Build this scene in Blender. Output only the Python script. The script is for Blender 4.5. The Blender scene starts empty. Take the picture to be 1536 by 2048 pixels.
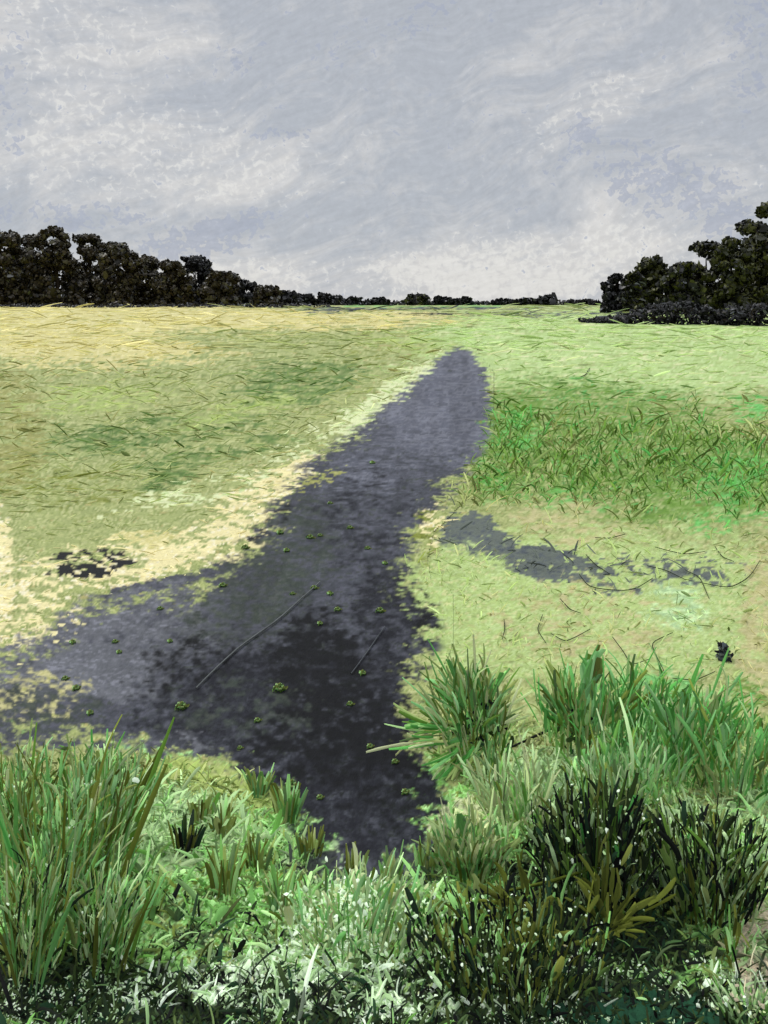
import bpy, math, random
import numpy as np

# ------------------------------------------------------------------ camera, sky, sun, exposure
SC = bpy.context.scene
COL = SC.collection
F, HOR, CX, EYE = 1800.0, 606.0, 768.0, 3.0      # focal length (photo px), horizon row, centre column, eye height (m)
cam_d = bpy.data.cameras.new("camera")
cam = bpy.data.objects.new("camera", cam_d)
COL.objects.link(cam)
cam.location = (0, 0, EYE)
cam.rotation_euler = (math.radians(90), 0, 0)
cam_d.sensor_fit = 'VERTICAL'
cam_d.sensor_height = 36.0
cam_d.lens = F / 2048 * 36.0
cam_d.shift_y = -(1024 - HOR) / 2048
cam_d.clip_end = 6000
SC.camera = cam

SUN_EL, SUN_AZ = math.radians(52), math.radians(-60)
SC.view_settings.view_transform = 'Standard'
SC.view_settings.look = 'None'
SC.view_settings.exposure = 0.0
SC.view_settings.gamma = 1.0

sun_d = bpy.data.lights.new("sun", 'SUN')
sun_d.energy = 1.5
sun_d.angle = math.radians(14)
sun_d.color = (1.0, 0.96, 0.9)
sun = bpy.data.objects.new("sun", sun_d)
COL.objects.link(sun)
sun.rotation_euler = (math.pi / 2 - SUN_EL, 0, math.pi - SUN_AZ)
sun.location = (-20, -20, 40)


def lin(c):
    a = np.asarray(c, float) / 255.0
    return np.where(a <= 0.04045, a / 12.92, ((a + 0.055) / 1.055) ** 2.4)


class NT:
    """small node-graph helper"""
    def __init__(self, nt):
        self.nt = nt

    def n(self, typ, **kw):
        nd = self.nt.nodes.new(typ)
        for k, v in kw.items():
            setattr(nd, k, v)
        return nd

    def put(self, sock, v):
        if isinstance(v, bpy.types.NodeSocket):
            self.nt.links.new(v, sock)
        else:
            sock.default_value = v

    def m(self, op, a, b=0.0, c=0.0, clamp=False):
        nd = self.n('ShaderNodeMath', operation=op, use_clamp=clamp)
        self.put(nd.inputs[0], a); self.put(nd.inputs[1], b); self.put(nd.inputs[2], c)
        return nd.outputs[0]

    def vec(self, x, y, z=0.0):
        nd = self.n('ShaderNodeCombineXYZ')
        self.put(nd.inputs[0], x); self.put(nd.inputs[1], y); self.put(nd.inputs[2], z)
        return nd.outputs[0]

    def noise(self, v, scale, detail=4, rough=0.55, dist=0.0):
        nd = self.n('ShaderNodeTexNoise')
        self.put(nd.inputs['Vector'], v)
        nd.inputs['Scale'].default_value = scale
        nd.inputs['Detail'].default_value = detail
        nd.inputs['Roughness'].default_value = rough
        nd.inputs['Distortion'].default_value = dist
        return nd.outputs['Fac']

    def ramp(self, v, a, b, lo=0.0, hi=1.0):
        nd = self.n('ShaderNodeMapRange', interpolation_type='SMOOTHSTEP')
        self.put(nd.inputs['Value'], v)
        nd.inputs['From Min'].default_value = a; nd.inputs['From Max'].default_value = b
        nd.inputs['To Min'].default_value = lo; nd.inputs['To Max'].default_value = hi
        return nd.outputs[0]

    def mix(self, f, a, b):
        nd = self.n('ShaderNodeMix', data_type='RGBA')
        self.put(nd.inputs[0], f)
        for s, v in ((nd.inputs[6], a), (nd.inputs[7], b)):
            if isinstance(v, bpy.types.NodeSocket):
                self.nt.links.new(v, s)
            else:
                s.default_value = (*v, 1.0)
        return nd.outputs[2]


def build_sky():
    w = bpy.data.worlds.new("World")
    SC.world = w
    w.use_nodes = True
    nt = w.node_tree
    nt.nodes.clear()
    g = NT(nt)
    tc = g.n('ShaderNodeTexCoord')
    sp = g.n('ShaderNodeSeparateXYZ')
    nt.links.new(tc.outputs['Generated'], sp.inputs[0])
    x, y, z = sp.outputs
    az = g.m('ARCTAN2', x, y)
    el = g.m('ARCSINE', z)

    def blob(px, py, rx, ry, rot=0.0):
        a0 = math.atan((px - CX) / F); e0 = math.atan((HOR - py) / F)
        c, s = math.cos(math.radians(rot)), math.sin(math.radians(rot))
        da = g.m('SUBTRACT', az, a0); de = g.m('SUBTRACT', el, e0)
        u = g.m('DIVIDE', g.m('ADD', g.m('MULTIPLY', da, c), g.m('MULTIPLY', de, s)), rx / F)
        v = g.m('DIVIDE', g.m('SUBTRACT', g.m('MULTIPLY', de, c), g.m('MULTIPLY', da, s)), ry / F)
        r2 = g.m('ADD', g.m('MULTIPLY', u, u), g.m('MULTIPLY', v, v))
        return g.ramp(r2, 1.7, 0.05)

    def total(lst):
        t = 0.0
        for px, py, rx, ry, rot, k in lst:
            t = g.m('ADD', t, g.m('MULTIPLY', blob(px, py, rx, ry, rot), k))
        return t
    P = g.vec(az, el)
    # slow swirl so cloud streaks curl
    wob = g.m('SUBTRACT', g.noise(P, 5.0, 2), 0.5)
    wob2 = g.m('SUBTRACT', g.noise(g.vec(g.m('ADD', az, 7.3), el), 5.0, 2), 0.5)
    azw = g.m('ADD', az, g.m('MULTIPLY', wob, 0.16))
    elw = g.m('ADD', el, g.m('MULTIPLY', wob2, 0.10))
    # tilted streak coordinates
    tl = math.radians(16)
    su = g.m('ADD', g.m('MULTIPLY', azw, math.cos(tl)), g.m('MULTIPLY', elw, math.sin(tl)))
    sv = g.m('SUBTRACT', g.m('MULTIPLY', elw, math.cos(tl)), g.m('MULTIPLY', azw, math.sin(tl)))
    S = g.vec(g.m('MULTIPLY', su, 0.30), sv)
    big = g.noise(g.vec(g.m('MULTIPLY', azw, 0.7), elw), 7.0, 5, 0.6)
    streak = g.noise(S, 46.0, 5, 0.62)
    fine = g.noise(g.vec(g.m('MULTIPLY', su, 0.22), sv), 170.0, 3, 0.6)
    dab = g.noise(g.vec(g.m('MULTIPLY', azw, 0.8), elw), 62.0, 4, 0.6, 0.7)
    dab2 = g.noise(g.vec(g.m('ADD', az, 3.1), el), 120.0, 3, 0.6, 0.5)
    tb = math.radians(27)
    bu = g.m('ADD', g.m('MULTIPLY', azw, math.cos(tb)), g.m('MULTIPLY', elw, math.sin(tb)))
    bv = g.m('SUBTRACT', g.m('MULTIPLY', elw, math.cos(tb)), g.m('MULTIPLY', azw, math.sin(tb)))
    broad = g.noise(g.vec(g.m('MULTIPLY', bu, 0.28), bv), 19.0, 6, 0.62)
    cream = total([(1000, 30, 800, 70, 0, -.22), (980, 545, 260, 60, 0, .2), (90, 90, 330, 120, 0, .5), (230, 320, 340, 110, 0, .52), (560, 360, 190, 60, 25, .3),
                   (1080, 540, 300, 85, 0, .6), (700, 560, 420, 55, 0, .42), (1180, 230, 160, 50, 25, .5),
                   (1340, 420, 170, 90, 10, .45), (1250, 40, 260, 60, 20, .25), (400, 560, 200, 90, 0, .35)])
    f = g.m('ADD', cream, g.m('MULTIPLY', g.m('SUBTRACT', big, 0.5), 0.9))
    f = g.m('ADD', f, g.m('MULTIPLY', g.m('SUBTRACT', streak, 0.5), 1.35))
    f = g.m('ADD', f, g.m('MULTIPLY', g.m('SUBTRACT', broad, 0.5), 1.9))
    f = g.m('ADD', f, g.m('MULTIPLY', g.m('SUBTRACT', dab, 0.5), 0.85))
    f = g.m('ADD', f, 0.10, clamp=True)
    c = g.mix(f, tuple(lin((183, 188, 196))), tuple(lin((219, 218, 217))))
    # crisp pale and blue flecks
    pale = g.ramp(g.m('ADD', g.m('ADD', dab2, g.m('MULTIPLY', streak, 0.35)), g.m('MULTIPLY', cream, 0.30)), 0.83, 1.0)
    c = g.mix(g.m('MULTIPLY', pale, 0.65), c, tuple(lin((229, 228, 224))))
    blue = total([(390, 490, 130, 40, 8, .9), (150, 440, 180, 30, 0, .55), (1330, 380, 150, 70, -20, .8), (1480, 470, 60, 50, 0, .6),
                  (1500, 130, 50, 120, 0, .55), (480, 445, 90, 22, 12, .7), (850, 30, 90, 30, 30, .6), (700, 90, 90, 40, 20, .35),
                  (1160, 275, 40, 40, 0, .7), (560, 270, 70, 14, 0, .7), (20, 210, 40, 150, 0, .4), (1110, 330, 40, 20, 40, .5), (460, 130, 80, 30, 5, .4)])
    bl = g.ramp(g.m('ADD', g.m('ADD', g.m('MULTIPLY', dab, .45), g.m('MULTIPLY', dab2, .55)), g.m('MULTIPLY', blue, 0.20)), 0.60, 0.66)
    c = g.mix(g.m('MULTIPLY', bl, 0.7), c, tuple(lin((168, 175, 192))))
    # paint-like relief, its light and shade put into the sky colour by noise
    k = g.m('ADD', 1.0, g.m('MULTIPLY', g.m('SUBTRACT', fine, 0.5), 0.26))
    k = g.m('MULTIPLY', k, g.m('ADD', 1.0, g.m('MULTIPLY', g.m('SUBTRACT', dab2, 0.5), 0.22)))
    # overcast sky: brighter towards the zenith, above the frame
    k = g.m('MULTIPLY', k, g.ramp(el, math.radians(24), math.radians(75), 1.0, 3.2))
    vm = g.n('ShaderNodeVectorMath', operation='SCALE')
    nt.links.new(c, vm.inputs[0]); nt.links.new(k, vm.inputs['Scale'])
    bg = g.n('ShaderNodeBackground')
    nt.links.new(vm.outputs[0], bg.inputs[0]); bg.inputs[1].default_value = 1.0
    nis = g.n('ShaderNodeTexSky', sky_type='NISHITA', sun_disc=False)
    nis.sun_elevation = SUN_EL; nis.sun_rotation = SUN_AZ % (2 * math.pi)
    bg2 = g.n('ShaderNodeBackground')
    nt.links.new(nis.outputs[0], bg2.inputs[0]); bg2.inputs[1].default_value = 0.06
    mx = g.n('ShaderNodeMixShader'); mx.inputs[0].default_value = 0.94
    nt.links.new(bg2.outputs[0], mx.inputs[1]); nt.links.new(bg.outputs[0], mx.inputs[2])
    out = g.n('ShaderNodeOutputWorld')
    nt.links.new(mx.outputs[0], out.inputs[0])


build_sky()

# ------------------------------------------------------------------ terrain and photo-to-ground mapping
RNG = np.random.default_rng(11)
random.seed(5)


def hash01(ix, iy, seed):
    h = (ix.astype(np.int64) * 374761393 + iy.astype(np.int64) * 668265263 + seed * 1442695041) & 0xFFFFFFFF
    h = ((h ^ (h >> 13)) * 1274126177) & 0xFFFFFFFF
    h = (h ^ (h >> 16)) & 0xFFFFFFFF
    return h / 4294967295.0


def vnoise(x, y, seed=0):
    x0 = np.floor(x); y0 = np.floor(y)
    fx = x - x0; fy = y - y0
    fx = fx * fx * (3 - 2 * fx); fy = fy * fy * (3 - 2 * fy)
    a = hash01(x0, y0, seed); b = hash01(x0 + 1, y0, seed)
    c = hash01(x0, y0 + 1, seed); d = hash01(x0 + 1, y0 + 1, seed)
    return (a * (1 - fx) + b * fx) * (1 - fy) + (c * (1 - fx) + d * fx) * fy


def fbm(x, y, seed=0, octs=4):
    t = 0; amp = 1; s = 0
    for o in range(octs):
        t = t + amp * vnoise(x * 2 ** o + 17.3 * o, y * 2 ** o - 9.1 * o, seed + o)
        s += amp; amp *= 0.55
    return t / s


def flat01(n):                     # spread noise to roughly uniform 0..1
    return np.clip(0.5 + (n - 0.5) * 2.1, 0, .999)


def smooth(t):
    t = np.clip(t, 0, 1)
    return t * t * (3 - 2 * t)


def zbase(d):
    return 2.6 * smooth((np.asarray(d, float) - 30) / 140)


def terrain(x, y):
    return zbase(y) + 0.06 * (fbm(x * 0.8, y * 0.8, 91, 3) - 0.5) * np.clip(y / 10, 0.3, 2.0)


_D = np.concatenate([np.linspace(1.0, 30, 3000), np.linspace(30.05, 170, 3000), np.geomspace(171, 5000, 400)])
_PY = HOR + F * (EYE - zbase(_D)) / _D
_o = np.argsort(_PY)


def dist(py):
    return np.interp(py, _PY[_o], _D[_o])


def ground(px, py):
    d = dist(py)
    x = (np.asarray(px, float) - CX) * d / F
    return x, d, terrain(x, d)


# ------------------------------------------------------------------ materials
def paint_mat(name, streak=0.22, rough=0.55, spec=0.35, bump=0.25, scale=30.0, leaf=True, up=0.0, aniso=1.0, trans=0.0):
    m = bpy.data.materials.new(name)
    m.use_nodes = True
    nt = m.node_tree; g = NT(nt)
    b = nt.nodes['Principled BSDF']
    at = g.n('ShaderNodeAttribute', attribute_name='Col')
    if leaf:
        st = g.n('ShaderNodeAttribute', attribute_name='stroke')     # x across the blade, y along it, z per blade
        sp = g.n('ShaderNodeSeparateXYZ'); nt.links.new(st.outputs['Vector'], sp.inputs[0])
        v = g.vec(g.m('MULTIPLY', sp.outputs[0], 3.0), g.m('MULTIPLY', sp.outputs[1], 0.7), g.m('MULTIPLY', sp.outputs[2], 57.0))
        n1 = g.noise(v, 1.6, 3, 0.6)
    else:
        geo = g.n('ShaderNodeNewGeometry')
        mp = g.n('ShaderNodeVectorMath', operation='MULTIPLY'); nt.links.new(geo.outputs['Position'], mp.inputs[0]); mp.inputs[1].default_value = (1, aniso, 1)
        n1 = g.noise(mp.outputs[0], scale, 6, 0.68, 0.4)
    k = g.m('ADD', 1.0, g.m('MULTIPLY', g.m('SUBTRACT', n1, 0.5), streak * 4))
    vm = g.n('ShaderNodeVectorMath', operation='SCALE')
    nt.links.new(at.outputs['Color'], vm.inputs[0]); nt.links.new(k, vm.inputs['Scale'])
    nt.links.new(vm.outputs[0], b.inputs['Base Color'])
    if trans:
        tr = g.n('ShaderNodeBsdfTranslucent')
        v4 = g.n('ShaderNodeVectorMath', operation='MULTIPLY'); nt.links.new(vm.outputs[0], v4.inputs[0])
        v4.inputs[1].default_value = (trans, trans, trans * .92)
        nt.links.new(v4.outputs[0], tr.inputs['Color'])
        ad = g.n('ShaderNodeAddShader')
        nt.links.new(b.outputs[0], ad.inputs[0]); nt.links.new(tr.outputs[0], ad.inputs[1])
        nt.links.new(ad.outputs[0], nt.nodes['Material Output'].inputs['Surface'])
    b.inputs['Roughness'].default_value = rough
    b.inputs['Specular IOR Level'].default_value = spec
    nrm = None
    if up:
        geo = g.n('ShaderNodeNewGeometry')
        v1 = g.n('ShaderNodeVectorMath', operation='SCALE'); nt.links.new(geo.outputs['Normal'], v1.inputs[0]); v1.inputs['Scale'].default_value = 1 - up
        v2 = g.n('ShaderNodeVectorMath', operation='ADD'); nt.links.new(v1.outputs[0], v2.inputs[0]); v2.inputs[1].default_value = (0, -.18 * up, up)
        v3 = g.n('ShaderNodeVectorMath', operation='NORMALIZE'); nt.links.new(v2.outputs[0], v3.inputs[0])
        nrm = v3.outputs[0]
        nt.links.new(nrm, b.inputs['Normal'])
        if trans: nt.links.new(nrm, tr.inputs['Normal'])
    if bump:
        bp = g.n('ShaderNodeBump')
        bp.inputs['Strength'].default_value = bump
        bp.inputs['Distance'].default_value = 0.02
        nt.links.new(n1, bp.inputs['Height'])
        if nrm is not None: nt.links.new(nrm, bp.inputs['Normal'])
        nt.links.new(bp.outputs[0], b.inputs['Normal'])
    return m


M_GRASS = paint_mat("grass_blades", 0.18, 0.65, 0.12, 0.15, up=0.78, trans=0.6)
M_TREE = paint_mat("dark_leaves", 0.22, 0.42, 0.3)
M_FIELD = paint_mat("field_blades", 0.14, 0.7, 0.1, 0.1, up=0.85, trans=0.75)
M_PETAL = paint_mat("petals", 0.06, 0.6, 0.1, up=0.5, trans=0.3)
M_SOIL = paint_mat("soil", 0.26, 0.75, 0.2, 0.5, 22.0, leaf=False)
M_PATH = paint_mat("worn_path", 0.22, 0.7, 0.1, 0.5, 20.0, leaf=False, aniso=.35)
M_BARK = paint_mat("bark", 0.2, 0.8, 0.2, 0.5, 12.0, leaf=False)

# ------------------------------------------------------------------ palettes (sRGB)
PAL = {
    'straw': [(214, 205, 134)] * 4 + [(228, 219, 158), (200, 192, 116), (186, 183, 108)],
    'field': [(152, 162, 98)] * 3 + [(170, 176, 112), (136, 148, 82), (182, 186, 126), (126, 140, 74), (166, 160, 100)],
    'deep': [(96, 128, 56), (110, 138, 66), (82, 114, 46), (140, 155, 88)],
    'cream': [(238, 226, 165)] * 4 + [(246, 238, 200), (222, 206, 142)],
    'ochre': [(180, 180, 104), (160, 162, 88), (200, 198, 128)],
    'far': [(172, 196, 122)] * 3 + [(186, 208, 140), (158, 180, 106), (198, 210, 146), (210, 214, 160)],
    'right': [(100, 138, 46)] * 3 + [(122, 154, 72), (84, 122, 38), (150, 170, 98), (86, 166, 76), (116, 126, 52)],
    'bright': [(92, 172, 78)] * 2 + [(112, 186, 94), (80, 150, 60), (106, 146, 54)],
    'pale': [(170, 192, 114)] * 3 + [(184, 204, 134), (158, 178, 102), (198, 202, 138), (150, 172, 98)],
    'tan': [(190, 186, 120), (205, 198, 140), (172, 172, 102)],
    'slate': [(92, 100, 102), (104, 112, 102), (80, 88, 94)],
    'meadow': [(112, 160, 80), (130, 180, 100), (94, 142, 60), (146, 190, 118), (104, 118, 46), (84, 108, 64), (166, 202, 134)],
    'sage': [(142, 166, 118), (126, 150, 106), (160, 184, 132), (148, 166, 122)],
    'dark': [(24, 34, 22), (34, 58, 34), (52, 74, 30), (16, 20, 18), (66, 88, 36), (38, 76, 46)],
    'olive': [(110, 120, 36), (126, 134, 50), (96, 106, 32)],
    'white': [(206, 228, 186), (226, 240, 214), (176, 206, 152), (150, 180, 124)],
    'mint': [(140, 204, 126), (120, 188, 102), (108, 168, 86), (160, 212, 142)],
    'lemon': [(184, 198, 110), (168, 188, 100), (196, 206, 130)],
    'glow': [(196, 212, 150), (210, 216, 164), (180, 200, 134)],
    'rose': [(190, 176, 150), (206, 190, 160), (150, 160, 120)],
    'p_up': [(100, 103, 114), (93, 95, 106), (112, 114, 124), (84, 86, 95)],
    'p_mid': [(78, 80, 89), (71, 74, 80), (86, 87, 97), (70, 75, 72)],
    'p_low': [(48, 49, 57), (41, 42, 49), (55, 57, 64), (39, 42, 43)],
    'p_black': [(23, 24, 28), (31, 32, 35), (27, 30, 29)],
    'p_left': [(114, 115, 122), (101, 103, 108), (130, 131, 140)],
    'p_moss': [(74, 80, 70), (62, 70, 62), (80, 84, 80)],
}
PNAMES = list(PAL)
PMAX = 8
ALB = {'straw': .84, 'cream': .86, 'far': .94, 'pale': .92, 'lemon': .85, 'glow': .88, 'field': .95, 'ochre': .72, 'tan': .78, 'right': .95, 'deep': .85,
       'meadow': 1.5, 'sage': 1.6, 'white': 1.15, 'mint': .92, 'glow': 1.0, 'dark': .6, 'slate': .8, 'p_up': .84, 'p_mid': .8, 'p_left': .84, 'p_low': .6, 'p_black': .5, 'p_moss': .78}
PARR = np.zeros((len(PNAMES), PMAX, 3))
PLEN = np.zeros(len(PNAMES), int)
for i_, k_ in enumerate(PNAMES):
    PLEN[i_] = len(PAL[k_])
    for j_ in range(PMAX):
        c_ = lin(PAL[k_][j_ % len(PAL[k_])])
        c_ = c_ * .96 + c_.mean() * .04
        PARR[i_, j_] = c_ * ALB.get(k_, 1.0)

# patches of vegetation and soil, bottom first: centre and radii on the photo, tilt, palette, cover
PATCH = [
    (768, 1000, 9000, 9000, 0, 'field', 1),
    (1330, 705, 520, 95, 0, 'far', .95), (1000, 680, 180, 60, 0, 'far', .6),
    (150, 655, 470, 62, 0, 'straw', .97), (620, 640, 300, 24, 0, 'straw', .75), (120, 705, 330, 40, 0, 'straw', .55),
    (860, 613, 230, 6, 0, 'mint', .35), (720, 619, 130, 3.5, 0, 'p_black', .5), (1010, 628, 230, 4, 0, 'p_black', .5), (900, 617, 260, 3, 0, 'p_mid', .5), (640, 622, 60, 8, 0, 'slate', .5), (1150, 630, 130, 8, 0, 'slate', .5),
    (600, 690, 300, 30, -4, 'field', .7), (820, 690, 120, 18, -5, 'lemon', .5),
    (600, 770, 140, 45, 10, 'deep', .62), (300, 868, 260, 36, 8, 'deep', .52), (420, 908, 180, 25, 10, 'deep', .55), (180, 800, 170, 26, 6, 'lemon', .45), (480, 820, 150, 22, 14, 'lemon', .5), (250, 1000, 200, 30, 8, 'olive', .25), (700, 720, 170, 22, 8, 'olive', .3), (90, 960, 140, 36, 4, 'olive', .3),
    (330, 962, 70, 18, 10, 'deep', .6), (560, 740, 120, 25, 8, 'deep', .35), (120, 880, 90, 40, 5, 'deep', .25),
    (20, 850, 80, 130, 0, 'ochre', .6), (780, 800, 130, 34, 35, 'glow', .75), (640, 870, 140, 30, 25, 'glow', .35),
    (430, 980, 200, 24, 12, 'glow', .4),
    (520, 1000, 115, 52, 30, 'cream', .5), (420, 1085, 165, 48, 14, 'cream', .6), (220, 1135, 190, 56, 8, 'cream', .5),
    (60, 1215, 110, 90, 30, 'cream', .5), (0, 1150, 30, 130, 0, 'cream', .8), (590, 955, 60, 30, 35, 'cream', .6),
    (300, 1075, 70, 20, 0, 'straw', .6),
    (170, 1132, 105, 32, 3, 'p_black', .64), (320, 1170, 150, 13, 12, 'p_mid', .8), (60, 1300, 120, 40, 10, 'p_left', .5),
    (1220, 880, 260, 120, -8, 'right', .75), (1430, 960, 190, 95, 10, 'right', .8), (1010, 890, 75, 125, -20, 'right', .7), (1130, 960, 150, 60, 0, 'right', .6), (1250, 800, 300, 40, 0, 'right', .3), (1330, 1020, 220, 35, 4, 'right', .45),
    (1490, 985, 90, 75, 0, 'bright', .42), (1040, 862, 40, 45, 0, 'bright', .5), (1130, 1000, 90, 30, 0, 'bright', .35),
    (1500, 820, 40, 30, 0, 'bright', .5), (980, 960, 35, 45, 0, 'bright', .35),
    (1200, 1210, 440, 165, 0, 'pale', .93), (1130, 1040, 130, 45, -5, 'tan', .45), (1420, 1050, 60, 32, 0, 'bright', .4),
    (850, 1060, 32, 70, 0, 'olive', .5), (862, 1045, 30, 55, 0, 'cream', .5),
    (950, 1075, 75, 48, -18, 'slate', .92), (1090, 1125, 120, 34, -8, 'slate', .85), (1310, 1150, 190, 45, 0, 'slate', .35),
    (930, 1220, 100, 125, 0, 'pale', .92), (1160, 1250, 210, 90, 0, 'tan', .35), (1360, 1215, 70, 50, 0, 'sage', .5),
    (1525, 1320, 50, 250, 0, 'tan', .75), (1500, 1480, 50, 130, 0, 'right', .5),
    (768, 1930, 1700, 400, 0, 'meadow', .96), (1250, 1480, 330, 120, 0, 'pale', .5), (1300, 1440, 130, 120, 0, 'mint', .55),
    (440, 1575, 130, 42, -14, 'lemon', .9), (370, 1660, 140, 90, 0, 'sage', .75), (640, 1720, 140, 50, -20, 'sage', .4),
    (1110, 1570, 140, 75, 0, 'sage', .85), (930, 1660, 75, 62, 0, 'glow', .85), (890, 1720, 60, 40, 0, 'mint', .4),
    (1450, 1690, 140, 140, 0, 'sage', .55), (740, 1735, 170, 45, 0, 'p_moss', .65),
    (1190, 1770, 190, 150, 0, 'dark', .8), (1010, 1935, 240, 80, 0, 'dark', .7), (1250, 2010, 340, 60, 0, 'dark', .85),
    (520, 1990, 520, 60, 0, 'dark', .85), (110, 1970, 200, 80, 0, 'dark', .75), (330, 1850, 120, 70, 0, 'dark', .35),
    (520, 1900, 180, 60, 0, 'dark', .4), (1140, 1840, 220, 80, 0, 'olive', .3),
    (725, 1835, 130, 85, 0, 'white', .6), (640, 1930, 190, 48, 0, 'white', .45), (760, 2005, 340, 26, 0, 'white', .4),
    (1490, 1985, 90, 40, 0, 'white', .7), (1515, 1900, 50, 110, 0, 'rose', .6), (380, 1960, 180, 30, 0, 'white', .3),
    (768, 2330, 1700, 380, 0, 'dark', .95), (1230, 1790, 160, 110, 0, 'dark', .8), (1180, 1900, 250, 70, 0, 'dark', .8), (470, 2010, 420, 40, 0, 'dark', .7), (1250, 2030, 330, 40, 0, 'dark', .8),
    (700, 2000, 420, 40, 0, 'white', .4), (640, 1935, 170, 36, 0, 'white', .4),
]
PATH_PATCH = [
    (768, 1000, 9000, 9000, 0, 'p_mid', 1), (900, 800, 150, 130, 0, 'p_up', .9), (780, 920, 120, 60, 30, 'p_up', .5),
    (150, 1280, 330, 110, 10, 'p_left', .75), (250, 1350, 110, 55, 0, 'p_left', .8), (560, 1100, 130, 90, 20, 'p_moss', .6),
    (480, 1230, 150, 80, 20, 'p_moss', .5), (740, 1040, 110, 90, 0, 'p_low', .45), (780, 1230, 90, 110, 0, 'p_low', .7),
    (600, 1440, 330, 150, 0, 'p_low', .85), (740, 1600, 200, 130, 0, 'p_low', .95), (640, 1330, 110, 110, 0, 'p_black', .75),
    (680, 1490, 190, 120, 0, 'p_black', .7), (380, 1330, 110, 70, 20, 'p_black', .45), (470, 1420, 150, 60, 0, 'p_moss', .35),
    (540, 1050, 60, 20, 35, 'p_black', .5), (860, 1240, 34, 80, 0, 'p_black', .6), (640, 960, 60, 14, 25, 'ochre', .5),
    (60, 1420, 150, 60, 0, 'p_moss', .5), (30, 1275, 130, 60, 20, 'cream', .3), (40, 1390, 150, 50, 0, 'tan', .3), (330, 1500, 120, 30, 0, 'p_left', .4), (800, 1620, 60, 40, 0, 'p_black', .4),
]


def pick(px, py, patches, u_of):
    """palette index at each photo position; u_of(layer) gives the 0..1 field that decides cover"""
    idx = np.zeros(len(px), int)
    for k, (cx, cy, rx, ry, rot, pal, st) in enumerate(patches):
        c, s = math.cos(math.radians(-rot)), math.sin(math.radians(-rot))
        dx = px - cx; dy = py - cy
        u = (dx * c + dy * s) / rx; v = (dy * c - dx * s) / ry
        a = st * smooth((1.3 - np.sqrt(u * u + v * v)) / 0.6)
        idx = np.where(u_of(k) < a, PNAMES.index(pal), idx)
    return idx


CRISP = {'cream', 'p_black', 'white', 'glow', 'straw', 'slate', 'ochre'}


def composite(px, py, x, d, patches, rnd=0.0):
    """colour of the ground cover: patches laid over one another with ragged, partly blended edges"""
    soft = patches is not PATCH
    lx = x / d; ly = np.log(d)
    co = [fbm(lx * 24, ly * 26, 40 + 5 * k, 3) for k in range(4)]
    fi = [fbm(lx * 120, ly * 80, 70 + 5 * k, 3) for k in range(3)]
    out = np.zeros((len(px), 3))
    pk = flat01(.45 * fbm(lx * 60, ly * 90, 111, 3) + .55 * fbm(lx * 190, ly * 170, 117, 2))
    if rnd:
        pk = np.clip(pk + RNG.normal(0, rnd, len(px)), 0, .999)
    for k, (cx, cy, rx, ry, rot, pal, st) in enumerate(patches):
        c, s = math.cos(math.radians(-rot)), math.sin(math.radians(-rot))
        dx = px - cx; dy = py - cy
        u = (dx * c + dy * s) / rx; v = (dy * c - dx * s) / ry
        a = st * smooth((1.35 - np.sqrt(u * u + v * v)) / 0.75)
        w = flat01(.3 * co[k % 4] + .7 * fi[k % 3])
        if rnd:
            w = np.clip(w + RNG.normal(0, rnd, len(px)), 0, .999)
        sf = .7 if pal[:2] == 'p_' and soft else .10 if pal in CRISP else .45
        m = smooth((a - w) / sf + .5) * (a > .005) if k else np.ones(len(px))
        i = PNAMES.index(pal)
        t = pk * (PLEN[i] - 1); i0 = np.minimum(t.astype(int), PLEN[i] - 1); i1 = np.minimum(i0 + 1, PLEN[i] - 1)
        f = smooth((t - i0) * 1.6 - .3)[:, None]
        col = PARR[i, i0] * (1 - f) + PARR[i, i1] * f
        out = out * (1 - m[:, None]) + col * m[:, None]
    return out


PATH_POLY = np.array([(915, 690), (942, 700), (972, 742), (984, 800), (966, 885), (925, 958), (880, 1010), (838, 1050), (822, 1120),
                      (832, 1180), (875, 1200), (872, 1290), (842, 1350), (850, 1450), (880, 1560), (930, 1600), (880, 1650), (860, 1730),
                      (770, 1765), (660, 1750), (600, 1680), (560, 1610), (490, 1560), (400, 1530), (290, 1510), (240, 1512), (0, 1500), (-500, 1490),
                      (-500, 1420), (0, 1318), (70, 1270), (150, 1212), (250, 1188), (400, 1150), (480, 1100), (530, 1045), (565, 990), (600, 945),
                      (680, 892), (740, 850), (800, 790), (860, 738), (890, 705)], float)


def path_sd(px, py):
    """signed distance (photo px), positive on the path"""
    d = np.full(len(px), 1e9); inside = np.zeros(len(px), bool)
    n = len(PATH_POLY)
    for i in range(n):
        a = PATH_POLY[i]; b = PATH_POLY[(i + 1) % n]
        e = b - a
        t = np.clip(((px - a[0]) * e[0] + (py - a[1]) * e[1]) / (e @ e), 0, 1)
        d = np.minimum(d, np.hypot(px - a[0] - t * e[0], py - a[1] - t * e[1]))
        cr = ((a[1] > py) != (b[1] > py))
        with np.errstate(divide='ignore', invalid='ignore'):
            xi = a[0] + (py - a[1]) * e[0] / (e[1] if e[1] else 1e-9)
        inside ^= cr & (px < xi)
    return np.where(inside, d, -d)


def path_mask(px, py):
    x, d, _ = ground(px, py)
    s = d * 0.9
    edge = (fbm(x / d * 260, np.log(d) * 230, 9, 2) - .5) * 44 + (fbm(x / s * 40, np.log(d) * 40, 7, 3) - 0.5) * 60 + (fbm(x / s * 120, np.log(d) * 110, 8, 2) - 0.5) * 46
    sd = path_sd(px, py) + 15 * np.clip((py - 715) / 130, 0, 1)
    return np.where(sd > 74, sd, sd + edge * np.clip((py - 640) / 260, .15, 1))


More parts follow.
